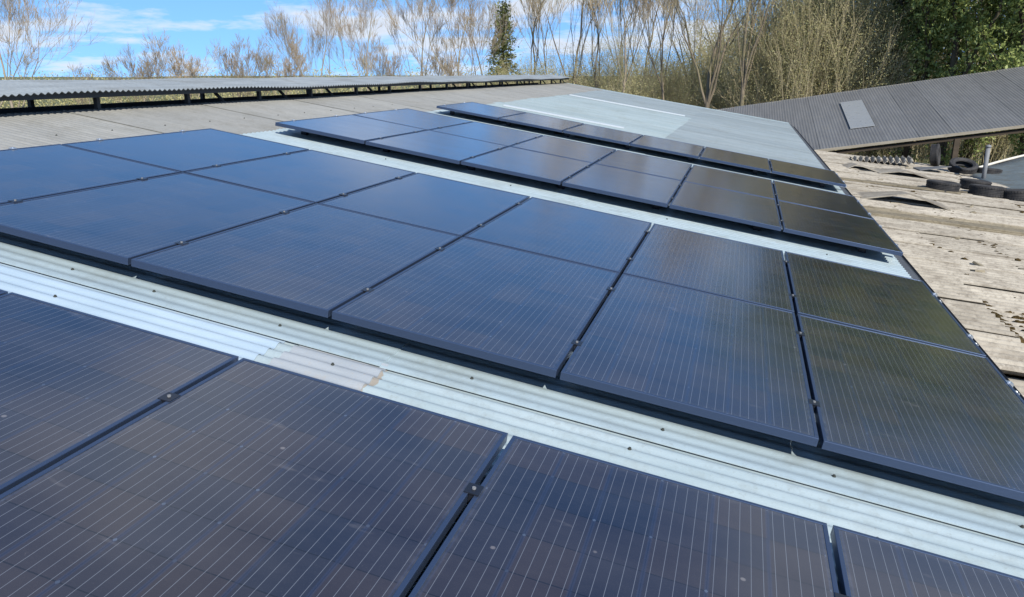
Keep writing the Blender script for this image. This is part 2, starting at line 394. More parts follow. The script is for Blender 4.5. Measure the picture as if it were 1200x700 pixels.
# verge board at the far gable, walls, far slope
mb = MB(); mb.box(V_R, V_E, U_END+.004, U_END+.03, -.16, .028, 0, rfn); mb.build('verge_board', [M['sheet_pale']], barn)
ez = rp(V_E, 0, W0).z; rz = rp(V_R, 0, W0).z; ex = rp(V_E, 0, W0).x; rx = rp(V_R, 0, W0).x
RX2 = rx - .95
mb = MB(); mb.box(ex-.12, ex-.02, U_BEG+.1-12, U_END-.05-12, 0, ez-.09); mb.build('wall', [M['block']], barn)
lx = RX2 - (ex-rx)
mb = MB(); mb.box(lx+.02, lx+.12, U_BEG+.1-12, U_END-.05-12, 0, ez-.09); mb.build('wall', [M['block']], barn)
for yy in (U_BEG+.1-12, U_END-.15-12):
    mb = MB(); pr = [(lx+.13,0),(ex-.13,0),(ex-.13,ez-.10),(rx,rz-.12),(RX2,rz-.12),(lx+.13,ez-.10)]
    mb.face([(a,yy,b_) for a,b_ in pr][::-1]); mb.face([(a,yy+.1,b_) for a,b_ in pr])
    for (a,b_),(c,d) in zip(pr, pr[1:]+pr[:1]): mb.face([(a,yy,b_),(c,yy,d),(c,yy+.1,d),(a,yy+.1,b_)])
    mb.build('gable_wall', [M['block']], barn)
def ffn(v, u, w):     # far slope, mirror image
    q = bl(rp(v, u, W0+w)); return Vector((rx+RX2-q.x, q.y, q.z))
corrugated('roof_sheet', ffn, U_BEG, U_END, V_R, V_E, P76, .0085, matsT, barn, res=4, vn=4)

# raised ridge canopy on posts (with its rails, posts and struts as sub-parts)
cx = (rx+RX2)/2; CZ = EYE-.078; CE = EYE-.180; CN = -5.98
hw = CN - cx
def canopy_half(sgn):
    def fn(v, u, w):
        x = cx + sgn*(v*hw); z = CZ + (CE-CZ)*v + w + .01*math.sin(u*.9+1)*v + .006*math.sin(u*2.3)
        return bl((x, u, z))
    return fn
V = []; Fa = []; nU = int((U_END+.1-U_BEG)/P76*8)
for sgn in (1, -1):
    fn = canopy_half(sgn); k = len(V)
    for i in range(nU+1):
        u = U_BEG + (U_END+.1-U_BEG)*i/nU; w = .0095*math.sin(2*PI*u/P76)
        for v in (0, .5, 1): V.append(fn(v, u, w))
        V.append(fn(1, u, w-.004)); V.append(fn(0, u, w-.004))
    for i in range(nU):
        for j in range(4): Fa.append((k+i*5+j, k+i*5+j+1, k+(i+1)*5+j+1, k+(i+1)*5+j))
        Fa.append((k+i*5+4, k+i*5, k+(i+1)*5, k+(i+1)*5+4))
canopy = ob('ridge_canopy', mesh_np('ridge_canopy', V, Fa, [M['canopy']]), barn)
canopy['label'] = 'raised grey corrugated canopy running along the ridge'
def sub(mb, name, mm): return mb.build(name, [mm], canopy)
for sx in (1, -1):
    x0 = cx + sx*(hw-.10)
    mb = MB(); mb.box(x0-.02, x0+.02, U_BEG-12, U_END-12, CE-.052, CE-.004); sub(mb, 'eaves_rail', M['darksteel'])
    xb = rx-.005 if sx == 1 else RX2+.005
    mb = MB(); mb.box(xb-.02, xb+.015, U_BEG-12, U_END-12, rz-.12, rz+.016); sub(mb, 'base_rail', M['darksteel'])
mb = MB(); mb.box(cx-.03, cx+.03, U_BEG-12, U_END-12, CZ-.07, CZ-.02); sub(mb, 'apex_rail', M['darksteel'])
# dark zigzag closer where the roof sheets end under the canopy
u = 1.06
while u < U_END:
    if u > 3:
        jit = rs.uniform(-.08, .08)
        mb = MB(); mb.bar((rx+.002, u+jit-12, rz+.0), (rx+.002, u+jit-12, CE-.02), .045, .045); sub(mb, 'post', M['darksteel'])
        if rs.random() < .85:
            mb = MB(); mb.bar((rx+.002, u+jit+.70-12, rz), (cx+.30, u+jit+.66-12, CE+.02), .045, .02, up=(1,0,0)); sub(mb, 'strut', M['darksteel'])
    u += 1.41
u = 4.0
while u < U_END:
    mb = MB(); mb.bar((RX2, u-12, rz), (RX2, u-12, CE-.02), .045, .045); sub(mb, 'post', M['darksteel']); u += 2.82

# ================================================================== SOLAR PANELS
PWD, PLN, TH = 1.002, 1.690, .035
def frame_mesh():
    mb = MB(); a, b_, l = PWD/2, PLN/2, .014
    mb.box(-a, a, -b_, -b_+l, -TH, 0); mb.box(-a, a, b_-l, b_, -TH, 0)
    mb.box(-a, -a+l, -b_+l, b_-l, -TH, 0); mb.box(a-l, a, -b_+l, b_-l, -TH, 0)
    return mb.mesh('frame', [M['frame']])
FM = frame_mesh()
mb = MB(); a, b_ = PWD/2-.014, PLN/2-.014
mb.box(-a, a, -b_, b_, -.007, -.0022); mb.m = [1,0,1,1,1,1]
GM = mb.mesh('glass', [M['pv'], M['back']])
mb = MB(); mb.box(-.05, .05, -.06, .06, -.028, -.0072); JM = mb.mesh('junction_box', [M['back']])
PV = 1.02; PU = 1.7112
def make_panel(v, u, label, group, dw=0, tilt=(0,0)):
    e = empty('solar_panel', rp(v, u, dw), label, 'solar panel', group, (tilt[0], SL+tilt[1], 0))
    f = ob('frame', FM, e)
    bv = f.modifiers.new('bevel', 'BEVEL'); bv.width = .0016; bv.segments = 2; bv.limit_method = 'ANGLE'
    ob('glass', GM, e); ob('junction_box', JM, e, loc=(0, .6, 0))
    return e
def dup(root, v, u, label, group, dw=0, tilt=(0,0)):
    r = root.copy(); C.objects.link(r); r.location = rp(v, u, dw); r.rotation_euler = (tilt[0], SL+tilt[1], 0)
    r['label'] = label; r['group'] = group
    for ch in root.children:
        c = ch.copy(); C.objects.link(c); c.parent = r
    return r
ordn = ['first', 'second', 'third', 'fourth', 'fifth', 'sixth']
lines = [  # v of the first gap, u of the near edge, description
    (-2.6614-2, 2.3209-PU, 'in the nearest line'),
    (-4.6369, 2.9100, 'in the near line of the middle array'),
    (-4.6369, 2.9100+PU, 'in the far line of the middle array'),
    (-4.6043, 7.3268, 'in the near line of the third array'),
    (-4.6043, 7.3268+PU, 'in the far line of the third array'),
    (-4.5833, 11.8275, 'in the single farthest line')]
grp = ['panels of the nearest line', 'panels of the middle array', 'panels of the middle array', 'panels of the third array', 'panels of the third array', 'panels of the farthest line']
P0 = None
for li, (v0, u0, txt) in enumerate(lines):
    for k in range(6):
        end = {0: 'ridge-end', 5: 'gutter-end'}.get(k)
        lab = ('black solar panel %s %s' % ('at ridge end' if k == 0 else 'at gutter end', txt)) if end else 'black solar panel, %s from ridge end %s' % (ordn[k], txt)
        vc = (v0+k+.5)*1.02; uc = u0 + PU/2
        tl = (rs.uniform(-1,1)*.0022, rs.uniform(-1,1)*.003); dw = rs.uniform(-.0012, .0012)
        if P0 is None: P0 = make_panel(vc, uc, lab, grp[li], dw, tl)
        else: dup(P0, vc, uc, lab, grp[li], dw, tl)
# mounting rails under the panels, with the clamps that hold them
def rail_mesh(length):
    mb = MB(); mb.box(0, length, -.02, .02, -.036, -.004); mb.box(0, length, -.022, -.012, -.004, 0); mb.box(0, length, .012, .022, -.004, 0)
    return mb.mesh('rail', [M['alu']])
RL = 6*PV + .10
RM = rail_mesh(RL)
mb = MB(); mb.box(-.022, .022, -.026, .026, .0358, .0405); mb.box(-.0075, .0075, -.022, .022, .002, .0358)
mb.lathe([(0,.0405),(.006,.0405),(.006,.0455),(.003,.0455),(.003,.043),(0,.043)], 8, 1)
CLM = mb.mesh('clamp', [M['clampblack'], M['steel']])
mb = MB(); mb.box(-.012, .018, -.02, .02, .0358, .0405); mb.box(.003, .018, -.02, .02, .0, .0358); mb.lathe([(0,.0405),(.007,.0405),(.007,.046),(0,.046)], 8)
CLE = mb.mesh('end_clamp', [M['alu']])
mb = MB(); mb.box(-.03, .03, -.03, .03, -.098, -.036); FT = mb.mesh('rail_foot', [M['clampblack']])
r0 = None
for li, (v0, u0, txt) in enumerate(lines):
    for h, fr in enumerate((.22, .78)):
        uu = u0 + (fr*PLN)
        lab = 'aluminium rail under the %s half of panels %s' % ('near' if h == 0 else 'far', txt)
        vs = v0*1.02 - .05
        if r0 is None:
            r = ob('mounting_rail', RM); r0 = r
            kids = []
            for k in range(1, 6): kids.append(ob('clamp', CLM, r, loc=(.05+k*PV, 0, 0)))
            kids.append(ob('end_clamp', CLE, r, loc=(.05+6*PV-.009, 0, 0)))
            kids.append(ob('end_clamp', CLE, r, loc=(.05+.009, 0, 0), rot=(0,0,PI)))
            for k in range(7): kids.append(ob('rail_foot', FT, r, loc=(.2+k*.95, 0, 0)))
        else:
            r = r0.copy(); C.objects.link(r)
            for q in kids: c = q.copy(); C.objects.link(c); c.parent = r
        tag(r, lab, 'mounting rail', 'rails under the solar panels')
        r.location = rp(vs, uu, -TH-.0025); r.rotation_euler = (0, SL, 0)

# ================================================================== LOWER SHED WITH THE OLD ROOF
LS = math.atan(.095)
def lz(x): return EYE - 2.0 - .095*x
lean = empty('lower_shed', (4.5, 14, 0), 'lower shed with a crumbling beige lichened roof beside the gutter', 'shed')
def lfn(v, u, w):   # v = x
    return Vector((v-4.5, u-14, lz(v)+w))
P146 = .146
la = [-3.0]
while la[-1] < 24.2: la.append(la[-1]+1.02)
rs2 = random.Random(8)
for i in range(len(la)-1):
    va = ex+.03
    cuts = [va, 2.55+rs2.uniform(-.05,.05), 5.1+rs2.uniform(-.1,.1), 8.2]
    if i % 3 == 0: cuts[1] = 3.4
    for j in range(3):
        brk = j == 0 and 5.6 < la[i] < 8.6
        if brk: cuts[1] = 2.34
        up = (.05 if brk else 0) + .010*(2-j) + rs2.uniform(0, .004); tl_ = rs2.uniform(-.004, .006)
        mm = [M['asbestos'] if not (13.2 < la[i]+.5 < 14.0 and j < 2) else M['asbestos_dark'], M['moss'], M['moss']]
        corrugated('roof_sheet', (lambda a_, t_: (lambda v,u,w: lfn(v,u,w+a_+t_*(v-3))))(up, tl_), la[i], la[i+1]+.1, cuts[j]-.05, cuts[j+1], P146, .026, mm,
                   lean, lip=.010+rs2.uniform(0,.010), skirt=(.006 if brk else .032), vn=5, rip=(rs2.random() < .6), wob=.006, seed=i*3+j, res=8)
mb = MB(); mb.box(8.2-4.5-.15, 8.2-4.5-.02, -17, la[-1]-14, 0, lz(8.2)-.08); mb.build('wall', [M['block']], lean)
mb = MB(); ye = la[-1]-14
mb.hexa([(ex+.03-4.5,ye-.15,0),(8.03-4.5,ye-.15,0),(8.03-4.5,ye-.03,0),(ex+.03-4.5,ye-.03,0),(ex+.03-4.5,ye-.15,lz(ex)-.09),(8.03-4.5,ye-.15,lz(8)-.09),(8.03-4.5,ye-.03,lz(8)-.09),(ex+.03-4.5,ye-.03,lz(ex)-.09)])
mb.build('gable_wall', [M['block']], lean)
# dark ridge-like capping band across the roof
mb = MB(); mb.box(ex+.05, 4.6, 13.45, 13.78, .03, .075, 0, lfn)
cb = mb.build('capping_strip', [M['asbestos_dark']], lean, bevel=.012); cb['label'] = 'flat brownish capping strip across the sheets'
# moss and debris clumps in the valleys near the gutter
def blob(mb, c, r, k=7, rr=None, sq=.55):
    rr = rr or random; n0 = len(mb.v); rings = 4
    for i in range(rings+1):
        t = PI*.5*i/rings
        for j in range(k):
            a_ = 2*PI*j/k; q = r*rr.uniform(.7,1.25)
            mb.v.append(Vector(c)+Vector((math.cos(a_)*math.cos(t)*q, math.sin(a_)*math.cos(t)*q, math.sin(t)*q*sq)))
    for i in range(rings):
        for j in range(k): mb.f.append((n0+i*k+j, n0+i*k+(j+1)%k, n0+(i+1)*k+(j+1)%k, n0+(i+1)*k+j)); mb.m.append(0)
rm = random.Random(5); mb = MB()
def mossline(x, u0, u1, dens, sp):
    u = u0
    while u < u1:
        k = round(u/P146)*P146 + .75*P146
        for q in range(dens):
            xx = x+rm.gauss(0, sp); blob(mb, lfn(xx, k+rm.gauss(0,.022), rm.uniform(-.012,.012)+.02), rm.uniform(.014,.045), rr=rm)
        u += P146
mossline(2.385, 6.3, 8.5, 30, .03); mossline(2.62, 7.3, 8.3, 14, .04); mossline(2.5, 3.0, 6.5, 8, .06); mossline(2.56, 9.5, 20, 1, .1); mossline(3.4, 10, 22, 2, .1); mossline(5.1, 12, 23, 3, .1)
for q in range(420):
    u = 6+17*rm.random(); x = ex+.1+rm.random()*5; blob(mb, lfn(x, u, rm.uniform(-.01,.03)), rm.uniform(.008,.026), rr=rm, k=5)
mb.build('moss', [M['moss']], lean)['kind'] = 'stuff'

# loose bent sheets lying on the lower roof
def lp(px_x, u, w=0): return Vector((px_x, u, lz(px_x)+w))
def loose(name, origin, rotz, W, L, prof, mm, label, cat, pitch=0, amp=0, th=.012, group=None, tilt=0):
    """W along x with a height profile prof(t); L along y"""
    mb = MB(); nx, ny = 24, 14 if not pitch else 60
    for k_, dz in ((0, th), (1, 0)):
        for i in range(nx+1):
            for j in range(ny+1):
                t = i/nx; y = (j/ny-.5)*L
                mb.v.append(Vector(((t-.5)*W, y + .02*math.sin(t*9+k_*0), prof(t)*(1-.35*(j/ny)) + dz + (amp*math.sin(2*PI*y/pitch) if pitch else 0))))
    q = (nx+1)*(ny+1)
    for i in range(nx):
        for j in range(ny):
            a_ = i*(ny+1)+j
            mb.f.append((a_, a_+ny+1, a_+ny+2, a_+1)); mb.f.append((q+a_, q+a_+1, q+a_+ny+2, q+a_+ny+1)); mb.m += [0,0]
    for j in range(ny):
        for i_ in (0, nx):
            a_ = i_*(ny+1)+j; mb.f.append((a_, a_+1, q+a_+1, q+a_)); mb.m.append(0)
    for i in range(nx):
        for j_ in (0, ny):
            a_ = i*(ny+1)+j_; mb.f.append((a_, a_+ny+1, q+a_+ny+1, q+a_)); mb.m.append(0)
    o = mb.build(name, [mm]); o.location = origin; o.rotation_euler = (tilt, LS, rotz)
    return tag(o, label, cat, group)
tent = lambda h, pk: (lambda t: h*(t/pk if t < pk else (1-t)/(1-pk)))
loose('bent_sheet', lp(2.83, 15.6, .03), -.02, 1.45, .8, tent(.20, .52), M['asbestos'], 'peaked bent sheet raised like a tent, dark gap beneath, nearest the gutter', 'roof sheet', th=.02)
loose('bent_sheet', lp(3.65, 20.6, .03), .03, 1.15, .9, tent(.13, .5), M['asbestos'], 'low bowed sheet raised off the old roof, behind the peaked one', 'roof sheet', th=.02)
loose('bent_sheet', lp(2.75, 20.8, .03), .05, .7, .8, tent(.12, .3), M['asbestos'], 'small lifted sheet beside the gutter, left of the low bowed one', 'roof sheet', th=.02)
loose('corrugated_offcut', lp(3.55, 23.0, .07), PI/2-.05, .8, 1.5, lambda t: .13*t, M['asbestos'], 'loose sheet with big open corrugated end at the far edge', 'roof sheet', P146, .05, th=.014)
loose('roof_plank', lp(3.1, 17.9, .05), .02, 2.4, .22, lambda t: .0, M['asbestos_dark'], 'long flat brown strip lying across the old roof before the tyres', 'board', th=.03)
loose('dark_flap', lp(4.62, 22.3, .05), .1, .7, .6, lambda t: .17*t, M['darkroof'], 'dark grey flap propped against the tyre with its hole showing', 'roof sheet', th=.02)
# rubble of small fragments
frag0 = None
for q in range(16):
    u = rm.choice([15.2, 15.9, 18.4, 20, 21.3, 22.5, 12.2, 10.5]) + rm.gauss(0,.3); x = rm.uniform(2.3, 5.2)
    if frag0 is None:
        mb = MB(); mb.hexa([(-.09,-.06,0),(.08,-.05,0),(.1,.04,0),(-.06,.07,0),(-.085,-.055,.03),(.07,-.05,.022),(.09,.03,.03),(-.05,.06,.026)])
        o = frag0 = mb.build('roof_fragment', [M['asbestos_dark']])
    else: o = frag0.copy(); C.objects.link(o)
    tag(o, 'small broken flake of old roofing lying loose on the beige roof', 'fragment', 'broken flakes on the old roof')
    o.location = lp(x, u, .03); o.rotation_euler = (rm.uniform(-.3,.3), rm.uniform(-.2,.3), rm.uniform(0, 6)); s_ = rm.uniform(.4, 1.3); o.scale = (s_, s_, s_)

# tyres
def tyre_material():
    m, nt, b = mat('tyre_rubber', (.028,.028,.029), .75, 0, .3); g = NT(nt)
    n = g.noise(g.coord('Object'), 6, 5, .7); g.link(g.mix(g.maprange(n, .4, .7, 0, .8), (.022,.022,.023), (.06,.055,.05)), b.inputs['Base Color'])
    return m
TM = tyre_material()
def tyre(loc, rot, label, s=1.0):
    mb = MB(); r0, r1, w = .19, .315, .10
    prof = [(r0,-.06),(r0+.01,-.085),(.25,-.108),(.29,-w),(.312,-.095),(r1,-.07)]
    for z in (-.045,-.015,.015,.045): prof += [(r1,z-.006),(r1-.010,z-.005),(r1-.010,z+.005),(r1,z+.006)]
    prof += [(r1,.07),(.312,.095),(.29,w),(.25,.108),(r0+.01,.085),(r0,.06),(r0+.02,.04),(.28,.07),(.30,0),(.28,-.07),(r0+.02,-.04)]
    mb.lathe(prof, 40)
    for j in range(40):        # tread blocks
        t = 2*PI*j/40
        for sg in (-1, 1):
            c = Vector((math.cos(t)*(r1-.001), math.sin(t)*(r1-.001), sg*.070)); d = Vector((-math.sin(t), math.cos(t), 0)); n_ = Vector((math.cos(t), math.sin(t), 0))
            mb.bar(c-d*.017, c+d*.017, .034, .014, up=n_)
    o = mb.build('tyre', [TM]); o.location = loc; o.rotation_euler = rot; o.scale = (s,s,s)
    return tag(o, label, 'tyre', 'old tyres on the lower roof')
T_ = .10
tyre(lp(4.02, 18.15, T_+.03), (0, LS, .3), 'black tyre lying flat on its own, nearest the gutter', 1.0)
tyre(lp(5.45, 22.8, T_+.10), (.38, LS, 0), 'black tyre tilted so its hole shows, on the far edge of the old roof', 1.05)
tyre(lp(4.88, 18.3, T_+.03), (0, LS, .8), 'black tyre lying flat in the middle of the three on the right', 1.05)
tyre(lp(5.42, 18.25, T_+.03), (0, LS, 2), 'black tyre lying flat, rightmost of the group and cut by the picture edge', 1.05)
tyre(lp(4.86, 19.15, T_+.05), (.10, LS-.1, 2), 'black tyre slumped behind the flat ones, half hidden', .95)
tyre(lp(5.02, 24.0, .33), (PI/2-.12, 0, 1.25), 'black tyre standing upright at the far edge in front of the shed posts', .95)
tyre(lp(6.05, 22.9, T_+.03), (0, LS, .8), 'black tyre lying flat behind the foot of the steel post', 1.0)

# steel post with cap at the far right
t = empty('steel_post', lp(5.72, 21.9, 0), 'round galvanised steel post with a cap, right of the tilted tyre', 'post')
mb = MB(); mb.tube([(0,0,-.1),(0,0,.80)], [.05,.05], 16); mb.build('post_shaft', [M['steel']], t, smooth=True)
mb = MB(); mb.lathe([(0,.80),(.062,.80),(.066,.83),(.042,.86),(0,.87)], 16); mb.build('cap', [M['steel']], t, smooth=True)
mb = MB(); mb.box(-.1,.1,-.1,.1,.02,.045); mb.build('base_plate', [M['steel']], t)

# plastic cover with a cream batten edge, right of the old roof
cv = empty('plastic_cover', (6.9, 20.5, 0), 'blue-grey plastic cover with curved cream edge beyond the tyres', 'cover')
def edge_pt(t):  # curved far rim
    return Vector((5.5+3.6*t, 22.9+.25*math.sin(t*PI)+3.5*t, lz(5.6)+.02+.50*t**.8))
mb = MB(); n = 24; mrows = 12
for i in range(n+1):
    t_ = i/n; a_ = edge_pt(t_); b_ = Vector((5.9+3.3*t_, 18.6+1.3*t_-.6*math.sin(t_*PI), lz(6.0+3*t_)+.06+.1*t_))
    for j in range(mrows+1):
        s_ = j/mrows; q = a_.lerp(b_, s_); q.z -= .14*math.sin(s_*PI)*t_ - .018*math.sin(s_*9+t_*14)
        mb.v.append(q - cv.location)
for i in range(n):
    for j in range(mrows): a_ = i*(mrows+1)+j; mb.f.append((a_, a_+1, a_+mrows+2, a_+mrows+1)); mb.m.append(0)
sh = mb.build('cover_sheet', [M['cover']], cv, smooth=True); so = sh.modifiers.new('solid', 'SOLIDIFY'); so.thickness = .01
mb = MB(); mb.tube([edge_pt(i/n) + Vector((0,0,.02)) - cv.location for i in range(n+1)], [.035]*(n+1), 8); mb.build('edge_batten', [M['coveredge']], cv, smooth=True)
mb = MB()
for i in (0, n//2, n):
    q = edge_pt(i/n) - cv.location; mb.bar((q.x, q.y, 0), (q.x, q.y, q.z), .1, .1)
mb.build('support_post', [M['wood']], cv)

# ================================================================== THE DARK OPEN SHED BEYOND
DC = Vector((-.00247, .98399, .17821)); DE = Vector((.98788, -.02534, .15315)); DN = DE.cross(DC).normalized()
def ray(px, py):
    f = Vector((math.sin(YAW)*math.cos(PITCH), math.cos(YAW)*math.cos(PITCH), -math.sin(PITCH)))
    r = Vector((math.cos(YAW), -math.sin(YAW), 0)); u_ = r.cross(f)
    return r*(px-600)/930.75 - u_*(py-350)/930.75 + f
DA = Vector((0,0,EYE)) + ray(965, 175)*27
shed = empty('open_shed', (DA.x+3, DA.y+4, 0), 'dark slate-grey corrugated shed roof on posts, rising behind the tyres', 'shed')
def dfn(c, e, w): return DA + DE*e + DC*c + DN*w - shed.location
dm = [M['darkroof'], M['grime'], M['grime']]
e = -5.2; i = 0
while e < 14:
    corrugated('roof_sheet', lambda v,u,w: dfn(v,u,w), e, e+1.09, 8.5, -.05, P76*1.3, .0065, dm, shed, res=6, lip=.005, skirt=.007, vn=3, wob=.004, seed=i); e += 1.02; i += 1
mb = MB(); mb.box(2.1, 6.3, 1.04, 1.84, .03, .06, 0, dfn)
k_ = mb.build('roof_window', [M['skylight']], shed); k_['label'] = 'pale rectangular roof window'
mb = MB(); mb.box(-.09, -.055, -5.2, 14, -.055, .03, 0, dfn); mb.build('fascia', [M['fascia']], shed)
mb = MB(); mb.box(.02, .16, -5.2, 14, -.24, -.145, 0, dfn); mb.build('beam', [M['wood']], shed)
for ee in (-4.5, -.5, 4.05, 8.6, 13):
    for cc in (.05, 8.3):
        q = dfn(cc, ee, -.2); mb = MB(); mb.bar((q.x, q.y, 0), q, .16, .16); mb.build('post', [M['wood']], shed)
mb = MB(); mb.box(8.35, 8.43, -5.2, 14, -.3, .0, 0, dfn); mb.build('fascia', [M['fascia']], shed)
mb = MB(); mb.box(.2, 8.3, -5.2, -5.1, -.3, -.04, 0, dfn); mb.build('verge_board', [M['fascia']], shed)

# ================================================================== TREES
def bark(name, c1, c2, c3):
    m, nt, b = mat(name, c1, .95, 0, .15); g = NT(nt)
    n = g.noise(g.coord('Object', (1,1,.35)), 2.2, 6, .7)
    col = g.mix(g.maprange(n, .35, .62), c1, c2); n2 = g.noise(g.coord('Object'), .55, 5, .7)
    col = g.mix(g.maprange(n2, .5, .68, 0, .8), col, c3); g.link(col, b.inputs['Base Color']); return m
BK = bark('pale_bark', (.30,.25,.185), (.21,.175,.13), (.18,.18,.08))
BKD = bark('dark_bark', (.085,.07,.05), (.055,.045,.033), (.065,.07,.03))
TW = bark('twig_bark', (.36,.29,.205), (.28,.22,.155), (.27,.24,.135))
TWO = bark('olive_twigs', (.42,.36,.23), (.32,.275,.175), (.36,.34,.18))
def leafmat(name, stops, rough=.6):
    m, nt, b = mat(name, (.06,.08,.02), rough, 0, .35); g = NT(nt)
    ge = g.node('ShaderNodeNewGeometry'); n = g.noise(g.coord('Object'), .5, 4, .6)
    f = g.math('ADD', g.math('MULTIPLY', ge.outputs['Random Per Island'], .55), g.math('MULTIPLY', n, .5))
    g.link(g.ramp(f, stops), b.inputs['Base Color'])
    tr = g.node('ShaderNodeBsdfTranslucent'); g.link(g.ramp(f, stops), tr.inputs[0])
    mx = g.node('ShaderNodeMixShader'); mx.inputs[0].default_value = .4
    out = nt.nodes['Material Output']; g.link(b.outputs[0], mx.inputs[1]); g.link(tr.outputs[0], mx.inputs[2]); g.link(mx.outputs[0], out.inputs[0])
    return m
LF_IVY = leafmat('ivy_leaves', [(.2,(.11,.15,.045)),(.5,(.27,.33,.10)),(.8,(.44,.49,.18))], .45)
LF_OL = leafmat('olive_brown_buds', [(.2,(.29,.26,.12)),(.5,(.46,.42,.20)),(.8,(.52,.49,.24))])
LF_CON = leafmat('conifer_needles', [(.2,(.08,.095,.03)),(.5,(.17,.19,.06)),(.8,(.27,.28,.11))])
BK2 = bark('brown_bark', (.21,.17,.12), (.13,.11,.08), (.14,.14,.06))
TW2 = bark('brown_twigs', (.40,.33,.23), (.31,.255,.175), (.33,.29,.16))
LF_HED = leafmat('hedge_leaves', [(.2,(.10,.12,.03)),(.5,(.22,.24,.06)),(.8,(.34,.33,.11))])

def grow(rng, height, trunk_r, fork_h, levels=5, spread=.5, limbs=4, twig_r=.011, kids=(3,5), lean=(0,0)):
    """returns (wood branches, twig branches): lists of (points, radii)"""
    wood = []; twigs = []
    def branch(p, d, L, r, lev):
        n = 5 if lev == 0 else 4 if lev < 3 else 3
        pts = [p.copy()]; rr = [r]; q = p.copy(); dd = d.copy()
        r_end = r*(.5 if lev < levels-1 else .5)
        for i in range(n):
            wg = .035 if lev == 0 else .11
            dd = (dd + Vector((rng.gauss(0,wg), rng.gauss(0,wg), rng.gauss(0,.06)+.07))).normalized()
            q = q + dd*(L/n); pts.append(q.copy()); rr.append(r + (r_end-r)*(i+1)/n)
        (wood if lev < 3 else twigs).append((pts, rr))
        if lev >= levels: return
        nk = rng.randint(*kids) if lev else limbs + 2
        for c in range(nk):
            t = rng.uniform(.28, 1.0) if c else 1.0
            if lev == 0: t = max(t, fork_h/max(L,.01)) if c else 1.0
            k = min(n-1, int(t*n)); fr = t*n-k; bp = pts[k].lerp(pts[k+1], fr)
            ax = (pts[k+1]-pts[k]).normalized()
            az = rng.uniform(0, 2*PI); a_ = ax.orthogonal().normalized(); a_.rotate(Matrix.Rotation(az, 3, ax))
            an = rng.uniform(.25, .75)*spread*2 if c else rng.uniform(.05,.3)
            nd = (ax*math.cos(an) + a_*math.sin(an)).normalized(); nd.z += .12; nd.normalize()
            rb = rr[k] + (rr[k+1]-rr[k])*fr
            branch(bp, nd, L*rng.uniform(.50,.78)*(1.15-.25*t), max(twig_r, rb*rng.uniform(.42,.62)) if c else max(twig_r, rb*.9), lev+1)
    branch(Vector((0,0,-.3)), Vector((lean[0], lean[1], 1)).normalized(), height*.48, trunk_r, 0)
    return wood, twigs
def tubes(branches, k):
    Vs = []; Fs = []; n0 = 0
    for pts, rr in branches:
        kk = k if rr[0] > .05 else 3
        P_ = len(pts)
        for i, p in enumerate(pts):
            d = (pts[min(i+1,P_-1)]-pts[max(i-1,0)]).normalized(); a_ = d.orthogonal().normalized(); b_ = d.cross(a_)
            for j in range(kk):
                t = 2*PI*j/kk; c, s = math.cos(t)*rr[i], math.sin(t)*rr[i]
                Vs.append((p.x+a_.x*c+b_.x*s, p.y+a_.y*c+b_.y*s, p.z+a_.z*c+b_.z*s))
        for i in range(P_-1):
            for j in range(kk): Fs.append((n0+i*kk+j, n0+i*kk+(j+1)%kk, n0+(i+1)*kk+(j+1)%kk, n0+(i+1)*kk+j))
        n0 += P_*kk
    return np.array(Vs, dtype=np.float32), np.array(Fs, dtype=np.int32)
def leaves(points, size, seed, flat=0):
    """one small folded quad per point, random attitude"""
    rg = np.random.default_rng(seed); P_ = np.asarray(points, dtype=np.float32); n = len(P_)
    a_ = rg.normal(size=(n,3)); a_ /= np.linalg.norm(a_,axis=1)[:,None]; b_ = rg.normal(size=(n,3)); b_ -= (b_*a_).sum(1)[:,None]*a_; b_ /= np.linalg.norm(b_,axis=1)[:,None]
    s = (size*rg.uniform(.6,1.4,n))[:,None]
    V = np.stack([P_-a_*s, P_+b_*s*.6, P_+a_*s, P_-b_*s*.6], 1).reshape(-1,3)
    Fq = np.arange(n*4).reshape(n,4); return V, Fq
def smoothme(me): me.polygons.foreach_set('use_smooth', np.ones(len(me.polygons), dtype=bool)); return me

def bare_meshes(seed, **k):
    rng = random.Random(seed); wood, tw = grow(rng, **k)
    v1, f1 = tubes(wood, 7); v2, f2 = tubes(tw, 3)
    a_ = smoothme(mesh_np('trunk', v1, f1, [BK])); b_ = mesh_np('crown', v2, f2, [TW])
    return a_, b_, (wood, tw)
bares = [bare_meshes(11, height=15, trunk_r=.14, fork_h=3.5, levels=6, spread=.42, limbs=3, kids=(3,4), twig_r=.0085),
         bare_meshes(23, height=16, trunk_r=.13, fork_h=4.5, levels=6, spread=.36, limbs=3, kids=(3,4), twig_r=.0085),
         bare_meshes(37, height=14, trunk_r=.15, fork_h=2.5, levels=6, spread=.48, limbs=3, kids=(3,4), twig_r=.0085),
         bare_meshes(52, height=17, trunk_r=.13, fork_h=5.5, levels=6, spread=.33, limbs=3, kids=(3,4), twig_r=.0085, lean=(.06,0))]
talls = [bare_meshes(311, height=14, trunk_r=.15, fork_h=5.0, levels=5, spread=.32, limbs=3, kids=(3,4), twig_r=.010),
         bare_meshes(323, height=14, trunk_r=.13, fork_h=5.6, levels=5, spread=.28, limbs=2, kids=(3,4), twig_r=.010),
         bare_meshes(337, height=13, trunk_r=.19, fork_h=4.6, levels=5, spread=.34, limbs=3, kids=(3,4), twig_r=.010),
         bare_meshes(352, height=14, trunk_r=.12, fork_h=5.8, levels=5, spread=.28, limbs=2, kids=(3,4), twig_r=.010, lean=(.06,0))]
